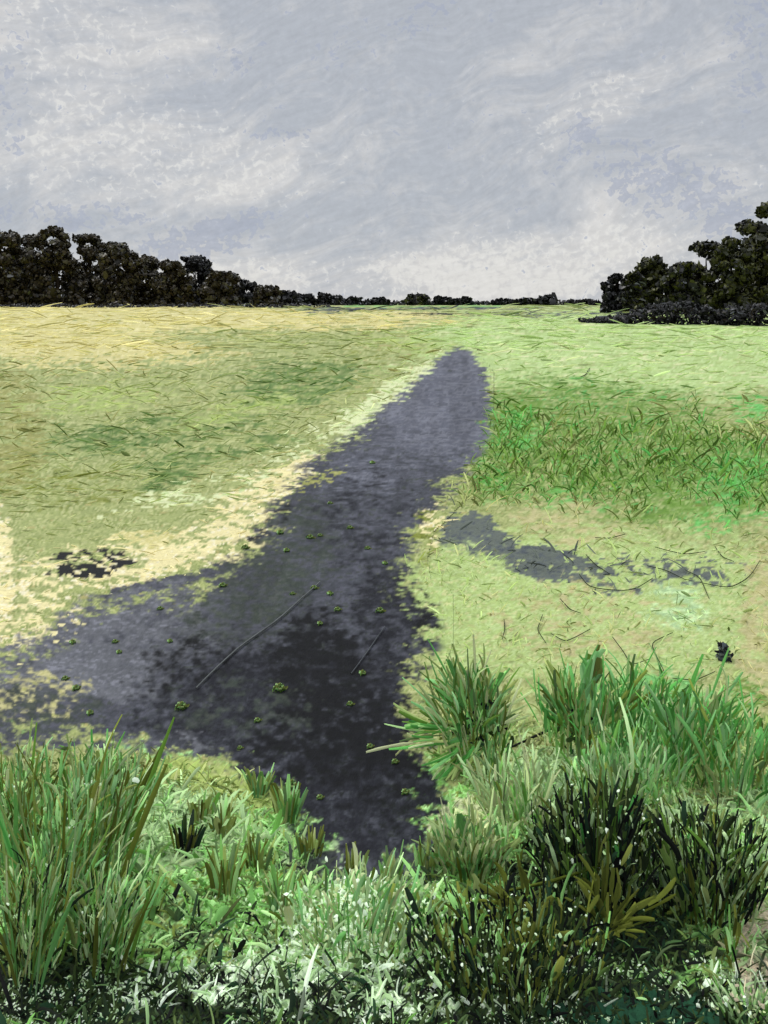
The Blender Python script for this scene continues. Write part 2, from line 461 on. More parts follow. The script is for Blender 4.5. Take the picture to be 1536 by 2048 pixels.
# ------------------------------------------------------------------ mesh helpers
def link_mesh(name, verts, faces, mat, cols=None, stroke=None, parent=None, smooth_=True, tris=None):
    """verts (n,3), faces (m,4) int array"""
    me = bpy.data.meshes.new(name)
    verts = np.asarray(verts, np.float32); faces = np.asarray(faces, np.int32)
    k = faces.shape[1]
    me.vertices.add(len(verts)); me.vertices.foreach_set('co', verts.ravel())
    me.loops.add(faces.size); me.loops.foreach_set('vertex_index', faces.ravel())
    me.polygons.add(len(faces))
    me.polygons.foreach_set('loop_start', np.arange(0, faces.size, k, dtype=np.int32))
    me.polygons.foreach_set('loop_total', np.full(len(faces), k, np.int32))
    if smooth_:
        me.polygons.foreach_set('use_smooth', np.ones(len(faces), bool))
    me.update(calc_edges=True)
    me.validate()
    if cols is not None:
        a = me.attributes.new('Col', 'FLOAT_COLOR', 'POINT')
        a.data.foreach_set('color', np.concatenate([cols, np.ones((len(cols), 1))], 1).astype(np.float32).ravel())
    if stroke is not None:
        a = me.attributes.new('stroke', 'FLOAT_VECTOR', 'POINT')
        a.data.foreach_set('vector', np.asarray(stroke, np.float32).ravel())
    me.materials.append(mat)
    o = bpy.data.objects.new(name, me)
    COL.objects.link(o)
    if parent is not None:
        o.parent = parent
    return o


def unit(v):
    return v / np.maximum(np.linalg.norm(v, axis=-1, keepdims=True), 1e-9)


PROFILE = np.array([0.6, 0.95, 1.0, 0.9, 0.45])


LOBE = np.array([0.5, 0.9, 1.0, 0.95, 0.6])


def ribbons(P, D, L, W, S, C, cols, prof=PROFILE):
    """blades: root P, direction D, length L, width W, side S, bend C (vector per unit length)"""
    n = len(P); R = len(prof)
    t = np.linspace(0, 1, R)
    ctr = P[:, None] + (D * L[:, None])[:, None] * t[None, :, None] + (C * L[:, None])[:, None] * (t ** 2)[None, :, None]
    jit = 1 + RNG.uniform(-.22, .22, (n, R))
    hw = 0.5 * W[:, None] * prof[None] * jit
    fold = unit(np.cross(D, S))[:, None] * hw[..., None] * 0.35
    a = ctr - S[:, None] * hw[..., None] + fold; b = ctr + S[:, None] * hw[..., None] + fold
    V = np.stack([a, ctr, b], 2).reshape(-1, 3)            # n,R,3 points across
    base = (np.arange(n) * R * 3)[:, None, None, None]
    r = np.arange(R - 1)[None, :, None, None] * 3; c = np.arange(2)[None, None, :, None]
    q = np.array([0, 1, 4, 3])[None, None, None]
    Fc = (base + r + c + q).reshape(-1, 4)
    cc = np.repeat(cols, R * 3, 0)
    z = np.repeat(RNG.random(n), R * 3)
    st = np.stack([np.tile([-1, 0, 1], n * R), np.tile(np.repeat(t, 3), n), z], 1)
    return V, Fc, cc, st


def join(parts):
    V, Fc, C_, S_ = [], [], [], []; o = 0
    for v, f, c, s in parts:
        V.append(v); Fc.append(f + o); C_.append(c); S_.append(s); o += len(v)
    return np.concatenate(V), np.concatenate(Fc), np.concatenate(C_), np.concatenate(S_)


def dabs(P, N, R_, cols, aspect=0.6):
    """irregular rounded flakes (leaves, petals): centre P, normal N, radius R_, slightly cupped fans of quads"""
    n = len(P); K = 8
    up = np.where(np.abs(N[:, 2:3]) < .9, np.array([[0, 0, 1.]]), np.array([[1., 0, 0]]))
    A = unit(np.cross(up, N)); B = np.cross(N, A)
    ph = RNG.uniform(0, 6.28, n)
    A, B = A * np.cos(ph)[:, None] + B * np.sin(ph)[:, None], B * np.cos(ph)[:, None] - A * np.sin(ph)[:, None]
    ang = np.arange(K) * 2 * math.pi / K
    rad = R_[:, None] * RNG.uniform(.55, 1.15, (n, K))
    ring = P[:, None] + A[:, None] * (rad * np.cos(ang))[..., None] + B[:, None] * (rad * np.sin(ang) * aspect)[..., None] \
        - N[:, None] * (R_ * .25)[:, None, None]
    V = np.concatenate([P[:, None], ring], 1).reshape(-1, 3)
    base = (np.arange(n) * (K + 1))[:, None, None]
    j = np.arange(0, K, 2)
    q = np.stack([np.zeros(4, int), 1 + j, 1 + (j + 1) % K, 1 + (j + 2) % K], 1)[None]
    Fc = (base + q).reshape(-1, 4)
    cc = np.repeat(cols, K + 1, 0)
    st = np.stack([np.tile(np.concatenate([[0], np.cos(ang)]), n), np.tile(np.concatenate([[0], np.sin(ang)]), n), np.repeat(RNG.random(n), K + 1)], 1)
    return V, Fc, cc, st


def tube(pts, rad, col, sides=6):
    pts = np.asarray(pts, float); n = len(pts)
    rad = np.broadcast_to(np.asarray(rad, float), (n,))
    T = unit(np.gradient(pts, axis=0))
    ref = np.array([0.13, 0.21, 1.0]) if abs(T[:, 2]).mean() < .8 else np.array([1.0, 0.1, 0])
    A = unit(np.cross(T, ref)); B = np.cross(T, A)
    an = np.arange(sides) * 2 * math.pi / sides
    V = (pts[:, None] + rad[:, None, None] * (A[:, None] * np.cos(an)[None, :, None] + B[:, None] * np.sin(an)[None, :, None])).reshape(-1, 3)
    Fc = []
    for i in range(n - 1):
        for k in range(sides):
            Fc.append((i * sides + k, i * sides + (k + 1) % sides, (i + 1) * sides + (k + 1) % sides, (i + 1) * sides + k))
    cc = np.tile(lin(col), (len(V), 1)) * RNG.uniform(.7, 1.3, (len(V), 1))
    st = np.zeros((len(V), 3))
    return V, np.array(Fc), cc, st


def from_pal(names, n, jit=.12):
    idx = np.array([PNAMES.index(k) for k in names])[RNG.integers(0, len(names), n)]
    c = PARR[idx, (RNG.random(n) * PLEN[idx]).astype(int)]
    return c * RNG.uniform(1 - jit, 1 + jit, (n, 1))


def tag(o, label=None, cat=None, group=None, kind=None):
    if label: o['label'] = label
    if cat: o['category'] = cat
    if group: o['group'] = group
    if kind: o['kind'] = kind
    return o


def empty(name, loc, label, cat, group=None):
    o = bpy.data.objects.new(name, None)
    o.empty_display_size = .2
    COL.objects.link(o); o.location = loc
    return tag(o, label, cat, group)


# ------------------------------------------------------------------ ground and path sheets
def sheet(dr, cols):
    PX, DD = np.meshgrid(cols, dr)
    px = PX.ravel(); d = DD.ravel()
    x = (px - CX) * d / F
    py = HOR + F * (EYE - zbase(d)) / d
    z = terrain(x, d)
    nr, nc = len(dr), len(cols)
    lx = x / d; ly = np.log(d)
    jv = .86 + .28 * fbm(lx * 50, ly * 90, 131, 3)
    across = x - .09 * d
    js = fbm(across * 9 / (1 + d * .06), d * 1.3 / (1 + d * .06), 171, 3)

    def colour(patches):
        k = jv * (.68 + .64 * js) if patches is PATH_PATCH else jv
        return composite(px, py, x, d, patches) * k[:, None]
    V = np.stack([x, d, z], 1)
    return px, py, x, d, V, colour, quads(nr, nc)


def quads(nr, nc):
    i = np.arange(nr - 1)[:, None]; j = np.arange(nc - 1)[None]
    return np.stack([i * nc + j, i * nc + j + 1, (i + 1) * nc + j + 1, (i + 1) * nc + j], -1).reshape(-1, 4)


def build_ground():
    rows = np.concatenate([np.arange(3300, 2150, -40), np.arange(2150, 1000, -3.5), np.arange(1000, 640, -3.0), np.arange(640, 609.2, -1.2)])
    dr = np.concatenate([dist(rows), [200, 260, 350, 500, 800, 1500, 4500]])
    cols = np.concatenate([[-30000, -15000, -8000, -4500, -2600, -1500, -1000], np.arange(-700, -20, 10.0), np.arange(-20, 1560, 4.0), np.arange(1560, 2240, 10.0), [2500, 3000, 4000, 6000, 9500, 16000, 31000]])
    px, py, x, d, V, colour, Q = sheet(dr, cols)
    nr, nc = len(dr), len(cols)
    back = np.stack([(cols - CX) * 40 / F, np.full(nc, -60.0), np.zeros(nc)], 1)      # strip under and behind the camera
    b0 = nr * nc; jj = np.arange(nc - 1)
    Qb = np.stack([b0 + jj, b0 + jj + 1, jj + 1, jj], 1)
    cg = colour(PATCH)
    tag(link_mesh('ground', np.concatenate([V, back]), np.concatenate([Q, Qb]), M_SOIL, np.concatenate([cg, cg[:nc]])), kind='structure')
    # the worn path lies just above the ground, with a frayed edge
    dr = dist(np.concatenate([np.arange(1790, 1000, -3.0), np.arange(1000, 685, -2.5)]))
    cols = np.concatenate([np.arange(-700, -30, 10.0), np.arange(-30, 990, 3.0)])
    px, py, x, d, V, colour, Q = sheet(dr, cols)
    m = path_sd(px, py) > -34 * np.clip((py - 660) / 200, .3, 1)
    fm = m[Q].all(1)
    used = np.unique(Q[fm])
    remap = np.zeros(len(V), int); remap[used] = np.arange(len(used))
    Vp = V[used].copy(); Vp[:, 2] += 0.003 + 0.0003 * Vp[:, 1] + 0.00003 * Vp[:, 1] ** 2
    e = path_mask(px, py)
    n = flat01(.5 * fbm(x / d * 150, np.log(d) * 120, 201, 3) + .5 * fbm(x / d * 40, np.log(d) * 40, 205, 2))
    t = smooth(((e + 16 * np.clip((py - 660) / 200, .2, 1)) / np.clip((py - 600) / 6, 16, 95) - n * .95) / .55 + .5)[:, None]
    rim = path_sd(px, py) / np.clip((py - 660) / 6, 6, 30)
    t = t * smooth(rim[:, None] + 1)     # grass and grit worn into the edge
    c = colour(PATH_PATCH) * t + colour(PATCH) * (1 - t)
    tag(link_mesh('path', Vp, remap[Q[fm]], M_PATH, c[used]), kind='structure')


build_ground()


# ------------------------------------------------------------------ grass (nobody could count it)
def scatter(n, y0, y1, x0=-260, x1=1800):
    return RNG.uniform(x0, x1, n), RNG.uniform(y0, y1, n)


def sward(name, n, y0, y1, Lpx, Wpx, lean, heading, upright, keep=None, margin=0.0, rnd=.08):
    """heading: mean direction along the ground in degrees from +x; upright 0..1"""
    px, py = scatter(n, y0, y1)
    ok = path_mask(px, py) < margin
    if keep is not None:
        ok &= keep(px, py)
    px, py = px[ok], py[ok]; n = len(px)
    x, d, z = ground(px, py)
    cols = composite(px, py, x, d, PATCH, rnd)
    kp = (cols[:, 1] > cols[:, 2] * 1.15) | (RNG.random(n) < .15)          # no grass on bare soil
    px, py, x, d, z, cols = (q[kp] for q in (px, py, x, d, z, cols)); n = len(px)
    cols = cols * RNG.normal(1, .12, (n, 1)).clip(.7, 1.35)
    h = np.radians(heading + RNG.normal(0, lean, n)) + np.where(RNG.random(n) < .5, math.pi, 0)
    upz = np.clip(RNG.normal(upright, .25, n), 0.02, 1.6)
    D = unit(np.stack([np.cos(h), np.sin(h) * .6, upz], 1))
    sc = d / F
    L = Lpx * RNG.lognormal(0, .35, n).clip(.4, 1.7) * sc; W = Wpx * RNG.lognormal(0, .35, n) * sc
    S = unit(np.cross(D, unit(np.stack([RNG.normal(0, .5, n), RNG.normal(-.9, .4, n), RNG.normal(.55, .3, n)], 1))))
    C = np.stack([RNG.normal(0, .22, n), RNG.normal(0, .15, n), -upz * RNG.uniform(.05, .45, n)], 1)
    P = np.stack([x, d, z - 0.004], 1)
    return ribbons(P, D, L, W, S, C, cols)


def flakes(n, y0, y1, Rpx, keep=None, margin=0.0, pal=None, tilt=.8):
    px, py = scatter(n, y0, y1)
    ok = path_mask(px, py) < margin
    if keep is not None:
        ok &= keep(px, py)
    px, py = px[ok], py[ok]; n = len(px)
    x, d, z = ground(px, py)
    if pal is None:
        cols = composite(px, py, x, d, PATCH, .15) * RNG.uniform(.85, 1.15, (n, 1))
    else:
        cols = from_pal(pal, n)
    N = unit(np.stack([RNG.normal(0, .45, n), RNG.normal(-tilt, .4, n), np.full(n, .7)], 1))
    R_ = Rpx * RNG.lognormal(0, .4, n).clip(.4, 1.7) * d / F
    P = np.stack([x, d, z + R_ * RNG.uniform(.2, 1.2, n)], 1)
    return dabs(P, N, R_, cols, .45)


def stuff(name, parts, mat=None):
    V, Fc, C_, S_ = join(parts)
    tag(link_mesh(name, V, Fc, mat or M_GRASS, C_, S_), kind='stuff')


left = lambda x, y: x < 1000
right = lambda x, y: x > 900
near = lambda x, y: (y > 1490) | (x > 880)
stuff('field_grass', [
    sward('a', 2600, 614, 700, 30, 2.2, 8, 0, .03, rnd=.1),
    sward('b', 4500, 690, 1010, 22, 2.2, 20, 18, .15, keep=left, rnd=.16), sward('b2', 1100, 740, 970, 26, 2.0, 40, 30, .5, keep=left, rnd=.3),
    sward('c', 2400, 690, 860, 22, 2.8, 18, 6, .12, keep=right, rnd=.12),
    sward('d', 13000, 780, 1090, 30, 2.6, 45, 70, 1.3, rnd=.2, keep=lambda x, y: (x > 860) & (np.abs(y - 925 - 40 * (fbm(x / 150, y * 0, 77, 3) - .5)) < 150 * fbm(x / 60, y / 40, 78, 3) ** .5 * RNG.random(len(x)) ** .3))], M_FIELD)
stuff('verge_grass', [
    sward('e', 1200, 1000, 1330, 22, 2.2, 30, 15, .2, keep=lambda x, y: x < 700, rnd=.15),
    sward('f', 3000, 1040, 1480, 24, 2.6, 30, 80, .4, keep=lambda x, y: x > 780, rnd=.15), flakes(700, 1000, 1480, 3.5, keep=lambda x, y: x > 780)], M_FIELD)
stuff('foreground_grass', [
    sward('g', 9000, 1440, 1720, 26, 4.0, 40, 75, .8, keep=near, rnd=.25), sward('h', 14000, 1680, 2500, 31, 4.6, 50, 75, 1.0, rnd=.3),
    sward('i', 1100, 1540, 2300, 64, 6.0, 40, 75, 1.8, keep=near, rnd=.3), sward('j', 1500, 1480, 1800, 34, 3.5, 30, 80, 2.0, rnd=.2, margin=24, keep=lambda x, y: (y > 1520) & (x < 960)),
    flakes(5000, 1450, 1800, 3.0, keep=near), flakes(17000, 1740, 2400, 3.4)])


# ------------------------------------------------------------------ trees
def crown_mesh(w, h, low, n, pal, leaf):
    """leaf clumps spread through an uneven crown, local coordinates, base at z = 0"""
    cl = []
    for i in range(60):
        t = RNG.uniform(0, 1) ** 1.25
        prof = (.9 + .1 * t / .4) if t < .4 else math.sqrt(max(.05, 1 - ((t - .4) / .62) ** 2))
        rr = w * prof * math.sqrt(RNG.uniform(.02, .8))
        a = RNG.uniform(0, 6.283)
        cl.append((rr * math.cos(a), rr * .8 * math.sin(a), low + (h - low) * t, RNG.uniform(.2, .4) * min(w, h) * (1.15 - .55 * t)))
    cl.append((RNG.normal(0, .1) * w, 0, h, .2 * min(w, h)))
    cl = np.array(cl)
    cl[:, 2] = np.minimum(cl[:, 2], h - cl[:, 3] * .7)
    ci = RNG.integers(0, len(cl), n)
    v = unit(RNG.normal(0, 1, (n, 3)))
    P = cl[ci, :3] + v * (cl[ci, 3] * RNG.uniform(.55, 1.12, n))[:, None] * np.array([1, 1, .85])
    P[:, 2] = np.maximum(P[:, 2], .1)
    N = unit(v + RNG.normal(0, .5, (n, 3)))
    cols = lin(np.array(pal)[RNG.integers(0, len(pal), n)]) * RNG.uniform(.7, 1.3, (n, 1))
    return dabs(P, N, leaf * RNG.lognormal(0, .4, n), cols, .75)


def tree(px, top, hw, d, label, pal, name='broadleaf_tree', group=None, cat='tree', low=.0, n=2200, leaf=.42, trunk=True, grow=1.25):
    x = (px - CX) * d / F
    z = float(terrain(np.array([x]), np.array([d]))[0])
    h = (HOR - top) * d / F + EYE - z
    w = grow * hw * d / F
    r = empty(name, (x, d, z), label, cat, group)
    if trunk:
        parts = [tube([(0, 0, -.2), (.05 * w, 0, h * .25), (.02 * w, .05, h * .5), (0, 0, h * .8)], [.035 * h, .026 * h, .018 * h, .005 * h], (52, 44, 36))]
        for i in range(5):
            a = RNG.uniform(0, 6.28); q = RNG.uniform(.2, .55) * h
            parts.append(tube([(0.03 * w, 0, q), (.35 * w * math.cos(a), .35 * w * math.sin(a), q + .14 * h), (.65 * w * math.cos(a), .6 * w * math.sin(a), q + .24 * h)],
                              [.014 * h, .009 * h, .003 * h], (52, 44, 36)))
        V, Fc, C_, S_ = join(parts)
        link_mesh('trunk', V, Fc, M_BARK, C_, None, r)
    V, Fc, C_, S_ = crown_mesh(w, h, low * h, n, pal, leaf)
    link_mesh('crown', V, Fc, M_TREE, C_, S_, r)
    return r


BROWN = [(50, 42, 26), (40, 34, 20), (58, 50, 30), (30, 27, 20), (66, 62, 32)] * 5 + [(92, 92, 90)]  # pale grey last entry here and below: gloss glints painted as leaf colour
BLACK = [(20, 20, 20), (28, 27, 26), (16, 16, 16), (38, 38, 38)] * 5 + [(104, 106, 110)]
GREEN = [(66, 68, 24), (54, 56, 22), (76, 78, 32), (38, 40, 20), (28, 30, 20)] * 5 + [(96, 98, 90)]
gl, gr, gm = 'dark trees of the left wood', 'dark trees of the right wood', 'low dark bushes along the horizon'
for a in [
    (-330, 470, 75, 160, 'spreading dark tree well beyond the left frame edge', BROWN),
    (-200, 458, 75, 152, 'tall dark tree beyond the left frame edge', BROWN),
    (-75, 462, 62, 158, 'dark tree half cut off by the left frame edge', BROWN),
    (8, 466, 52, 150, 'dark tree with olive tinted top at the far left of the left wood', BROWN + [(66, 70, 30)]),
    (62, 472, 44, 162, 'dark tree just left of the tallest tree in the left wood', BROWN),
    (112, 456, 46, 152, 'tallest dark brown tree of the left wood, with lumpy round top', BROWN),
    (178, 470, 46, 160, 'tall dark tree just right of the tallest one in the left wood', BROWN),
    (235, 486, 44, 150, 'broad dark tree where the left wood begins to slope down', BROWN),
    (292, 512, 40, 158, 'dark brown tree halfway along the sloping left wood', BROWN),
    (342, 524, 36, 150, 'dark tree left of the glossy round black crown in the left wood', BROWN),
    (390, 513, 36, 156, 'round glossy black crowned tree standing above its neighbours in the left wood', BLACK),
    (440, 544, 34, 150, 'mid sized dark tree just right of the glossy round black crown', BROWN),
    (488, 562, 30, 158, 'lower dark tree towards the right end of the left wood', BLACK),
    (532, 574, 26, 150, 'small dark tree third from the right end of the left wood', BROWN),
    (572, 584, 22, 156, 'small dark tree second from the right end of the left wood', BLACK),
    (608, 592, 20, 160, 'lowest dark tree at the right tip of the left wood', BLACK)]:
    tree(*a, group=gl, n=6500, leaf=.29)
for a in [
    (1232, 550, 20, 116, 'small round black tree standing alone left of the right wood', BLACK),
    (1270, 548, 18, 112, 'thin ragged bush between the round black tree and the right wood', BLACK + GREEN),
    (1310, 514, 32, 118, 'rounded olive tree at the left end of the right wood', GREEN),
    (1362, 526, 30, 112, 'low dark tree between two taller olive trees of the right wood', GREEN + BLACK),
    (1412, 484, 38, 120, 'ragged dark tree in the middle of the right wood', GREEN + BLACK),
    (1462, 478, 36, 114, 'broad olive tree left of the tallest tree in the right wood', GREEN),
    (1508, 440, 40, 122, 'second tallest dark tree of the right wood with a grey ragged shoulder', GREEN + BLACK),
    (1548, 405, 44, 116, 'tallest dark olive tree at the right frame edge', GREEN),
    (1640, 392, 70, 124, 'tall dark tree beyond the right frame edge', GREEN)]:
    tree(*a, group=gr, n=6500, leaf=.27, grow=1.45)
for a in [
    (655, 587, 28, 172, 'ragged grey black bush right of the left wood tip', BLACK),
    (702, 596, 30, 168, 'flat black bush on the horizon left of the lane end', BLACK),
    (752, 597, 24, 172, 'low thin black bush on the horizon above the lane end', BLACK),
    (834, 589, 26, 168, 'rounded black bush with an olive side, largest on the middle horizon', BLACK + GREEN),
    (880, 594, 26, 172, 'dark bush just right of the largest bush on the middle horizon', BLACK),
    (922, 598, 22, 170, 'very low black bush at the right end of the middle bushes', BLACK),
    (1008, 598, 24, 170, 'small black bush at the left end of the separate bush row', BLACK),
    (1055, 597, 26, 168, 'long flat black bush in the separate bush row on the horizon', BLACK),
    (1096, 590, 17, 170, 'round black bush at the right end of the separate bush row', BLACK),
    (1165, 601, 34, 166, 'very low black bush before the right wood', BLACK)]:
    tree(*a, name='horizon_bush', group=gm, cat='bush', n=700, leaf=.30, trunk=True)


def hedge(px0, px1, d, hm, n, leaf, slope, label):
    xa, xb = (px0 - CX) * d / F, (px1 - CX) * d / F
    t = RNG.random(n) ** (.8 if slope else 1)
    x = xa + (xb - xa) * t
    hgt = ((.25 + .75 * smooth(t / .35)) if slope else 1) * hm * (.6 + .9 * fbm(x * .6, x * 0, 5, 3))
    y = d + RNG.normal(0, .5, n) + ((6 - 10 * t) if slope else 0)
    P = np.stack([x, y, terrain(x, y) + hgt * RNG.random(n)], 1) - np.array([xa, d, 0])
    N = unit(RNG.normal(0, .5, (n, 3)) + np.array([0, -.5, .6]))
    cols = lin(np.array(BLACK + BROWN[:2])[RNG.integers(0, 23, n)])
    V, Fc, C_, S_ = dabs(P, N, leaf * RNG.lognormal(0, .4, n), cols, .45)
    o = link_mesh('hedge', V, Fc, M_TREE, C_, S_)
    o.location = (xa, d, 0)
    tag(o, label, 'hedge')


hedge(1190, 1760, 84.0, 1.7, 5200, .24, True, 'long low black hedge in front of the right wood')
hedge(-200, 660, 140.0, .5, 1500, .26, False, 'ragged low dark undergrowth along the foot of the left wood')
hedge(600, 1200, 176.0, .75, 2600, .26, False, 'thin dark hedge line along the middle horizon behind the low bushes')


# ------------------------------------------------------------------ foreground plants
def plant(name, px, py, label, cat, parts, group=None):
    """parts: list of (part name, geometry tuple in local metres, material)"""
    x, d, z = ground(np.array([px]), np.array([py]))
    r = empty(name, (float(x[0]), float(d[0]), float(z[0]) - .004), label, cat, group)
    for nm, g_, mat in parts:
        link_mesh(nm, g_[0], g_[1], mat, g_[2], g_[3], r)
    return r


def mpp(py):
    return float(dist(np.array([py]))[0]) / F


def tuft(py, n, hpx, wpx, spread, pal, base=20, bend=.18, lean=0.0, hmin=.5):
    s = mpp(py)
    a = RNG.uniform(0, 6.283, n)
    b = np.stack([np.cos(a), np.sin(a), np.zeros(n)], 1) * (base * s * np.sqrt(RNG.random(n)))[:, None]
    out = np.stack([np.cos(a) * spread + lean + RNG.normal(0, .08, n), np.sin(a) * spread * .7, np.ones(n)], 1)
    D = unit(out)
    L = hpx * s * RNG.uniform(hmin, 1.0, n)
    W = wpx * s * RNG.lognormal(0, .35, n)
    S = unit(np.cross(D, unit(np.stack([RNG.normal(0, .5, n), np.full(n, -1.0), RNG.normal(.2, .3, n)], 1))))
    C = np.stack([np.cos(a) * bend * RNG.uniform(.2, 1.4, n), np.sin(a) * bend, -bend * .6 * RNG.random(n)], 1)
    return ribbons(b, D, L, W, S, C, from_pal(pal, n, .2))


def leaves(py, spec, wpx, pal, z0px=60, split=6, fan=10):
    """fans of stroke-like leaf lobes; spec: (dx, dz, dy) tip offsets in photo px"""
    s = mpp(py)
    P, D, L, W, S, C = [], [], [], [], [], []
    for dx, dz, dy in spec:
        for i in range(split):
            tip = np.array([dx, dy, dz], float) + RNG.normal(0, fan, 3) * np.array([1, .6, 1])
            o = np.array([RNG.normal(0, 8), RNG.normal(0, 8), z0px])
            v = tip - o + np.array([0, 0, 0])
            ln = np.linalg.norm(v)
            P.append((o + v * RNG.uniform(.05, .65)) * s); D.append(v / ln); L.append(ln * s * RNG.uniform(.3, .5)); W.append(wpx * 1.2 * s * RNG.uniform(.6, 1.4))
            sd = np.cross(v / ln, unit(np.array([RNG.normal(0, .3), -1, RNG.normal(.4, .3)])))
            S.append(sd / np.linalg.norm(sd)); C.append(np.array([RNG.normal(0, .18), 0, RNG.normal(-.08, .16)]))
    n = len(P)
    return ribbons(np.array(P), np.array(D), np.array(L), np.array(W), np.array(S), np.array(C), from_pal(pal, n, .2), LOBE)


def herb(py, n, hpx, wpx, lpx, bw, pal, stalks=24, lean=.1, top=1.0):
    """loose leafy clump: thin stalks with short leaf strokes all the way up"""
    s = mpp(py)
    a = RNG.uniform(0, 6.283, n); r = np.sqrt(RNG.random(n)); h = RNG.random(n) ** .8
    w = wpx * (.75 + .35 * h * top)
    P = np.stack([np.cos(a) * r * w + lean * h * hpx, np.sin(a) * r * w * .7, h * hpx * (1 - .35 * r * r)], 1) * s
    D = unit(np.stack([np.cos(a) * .35 * r + lean + RNG.normal(0, .16, n), np.sin(a) * .3 * r, RNG.uniform(.7, 1.3, n)], 1))
    S = unit(np.cross(D, unit(np.stack([RNG.normal(0, .5, n), np.full(n, -1.0), RNG.normal(.3, .3, n)], 1))))
    C = np.stack([RNG.normal(0, .2, n), RNG.normal(0, .2, n), -RNG.uniform(0, .2, n)], 1)
    lv = ribbons(P, D, lpx * s * RNG.lognormal(0, .4, n), bw * s * RNG.lognormal(0, .35, n), S, C, from_pal(pal, n, .18), LOBE)
    m = stalks
    a = RNG.uniform(0, 6.283, m); r = np.sqrt(RNG.random(m)) * .9
    P = np.stack([np.cos(a) * r * wpx * .7, np.sin(a) * r * wpx * .5, np.zeros(m)], 1) * s
    D = unit(np.stack([np.cos(a) * .2 * r + lean, np.sin(a) * .2 * r, np.ones(m)], 1))
    S = np.tile([[1., 0, 0]], (m, 1)); C = np.stack([RNG.normal(0, .06, m), RNG.normal(0, .06, m), np.zeros(m)], 1)
    return join([lv, ribbons(P, D, hpx * s * RNG.uniform(.6, 1.1, m), np.full(m, 4.0 * s), S, C, from_pal(pal, m, .2))])


def heads(py, n, wpx, z0, z1, rpx, pal, dpx=None, squash=.7):
    s = mpp(py)
    dpx = dpx or wpx
    P = np.stack([RNG.normal(0, .5, n) * wpx, RNG.normal(0, .4, n) * dpx, RNG.uniform(z0, z1, n)], 1) * s
    N = unit(np.stack([RNG.normal(0, .5, n), RNG.normal(-.7, .4, n), RNG.normal(.6, .3, n)], 1))
    return dabs(P, N, rpx * s * RNG.lognormal(0, .35, n).clip(.4, 1.6), from_pal(pal, n, .15), squash)


gt = 'tall grass tussocks on the left'
for px, py, hpx, n, sp, pal, lab, fl in [
    (40, 1740, 330, 90, .22, ['meadow', 'olive', 'mint'], 'tall grass tussock at the left edge with olive blade tips above the path', 14),
    (120, 1850, 400, 120, .18, ['meadow', 'mint', 'olive', 'meadow'], 'tallest pale green grass tussock dotted with white blossom, left foreground', 60),
    (200, 1760, 350, 110, .2, ['meadow', 'olive', 'olive', 'sage'], 'olive grass tussock leaning right over the dark path', 34),
    (60, 1960, 330, 100, .25, ['meadow', 'dark', 'olive'], 'dark based grass tussock in the bottom left corner', 10),
    (200, 1930, 240, 100, .2, ['meadow', 'dark', 'sage'], 'darker green tussock in front of the white dotted one', 22),
    (190, 1690, 250, 80, .22, ['meadow', 'mint', 'sage'], 'light green tussock behind the white dotted one', 20)]:
    plant('grass_tussock', px, py, lab, 'grass tussock', [
        ('blades', join([herb(py, int(n * 3.1), hpx * .72, 62, 40, 4.0, pal + ['sage', 'meadow', 'lemon', 'mint', 'glow'], 22, .05),
                         tuft(py, n // 8, hpx * .92, 6.5, sp * 1.3, ['olive', 'right', 'mint'], base=60, bend=.12, lean=.06, hmin=.7)]), M_GRASS),
        ('blossom', heads(py, fl, 60, 60, hpx * .62, 5, ['white'], 60), M_PETAL)], gt)

plant('broad_leaved_plant', 955, 1545, 'bright leafy plant with fanned leaves and dark heart at the path edge', 'plant', [
    ('leaf_fan', join([leaves(1545, [(-150, 120, 0), (-140, 90, 10), (-150, 60, -10), (-110, 5, -30), (-60, 0, -40), (-75, 235, 10), (-45, 250, 0), (-10, 245, 10), (15, 240, 0),
                                     (80, 170, 0), (70, 120, -10), (-90, 190, 0), (40, 205, 10)], 4.6, ['mint', 'meadow', 'lemon', 'bright', 'pale', 'glow'], 75, 16, 15),
                       herb(1545, 260, 190, 75, 46, 4.2, ['meadow', 'mint', 'right', 'glow'], 14, -.08), heads(1545, 70, 62, 30, 150, 8, ['dark'], 40, .45)]), M_GRASS)])
plant('broad_leaved_plant', 1165, 1510, 'upright plant with one broad bright green leaf, right of the path', 'plant', [
    ('leaf_fan', join([leaves(1510, [(-90, 120, 0), (-70, 150, 0), (-40, 150, 10), (-20, 140, 0), (40, 150, 10), (60, 120, 0), (100, 130, 0), (-60, 200, 10), (120, 160, -10)], 5,
                              ['lemon', 'meadow', 'bright', 'mint', 'olive'], 20, 9, 15),
                       herb(1510, 180, 150, 100, 44, 4.2, ['bright', 'mint', 'meadow', 'pale', 'right'], 14, .05), heads(1510, 34, 60, -10, 90, 8, ['dark'], 30, .45)]), M_GRASS),
    ('broad_leaf', leaves(1510, [(30, 215, 10), (40, 205, 10), (22, 195, 10)], 12, ['bright', 'mint', 'right'], 70, 12, 7), M_GRASS)])
plant('broad_leaved_plant', 1370, 1560, 'slanting blue green plant near the right edge', 'plant', [
    ('leaf_fan', join([leaves(1560, [(80, 200, 0), (100, 170, 0), (60, 170, 0), (90, 120, 0), (-20, 180, 0), (-40, 140, 0), (20, 215, 10), (110, 230, 0), (-60, 200, 0)], 5,
                              ['mint', 'bright', 'glow', 'meadow'], 10, 9, 17),
                       herb(1560, 200, 170, 95, 46, 4.2, ['bright', 'mint', 'bright', 'meadow'], 14, .2)]), M_GRASS)])
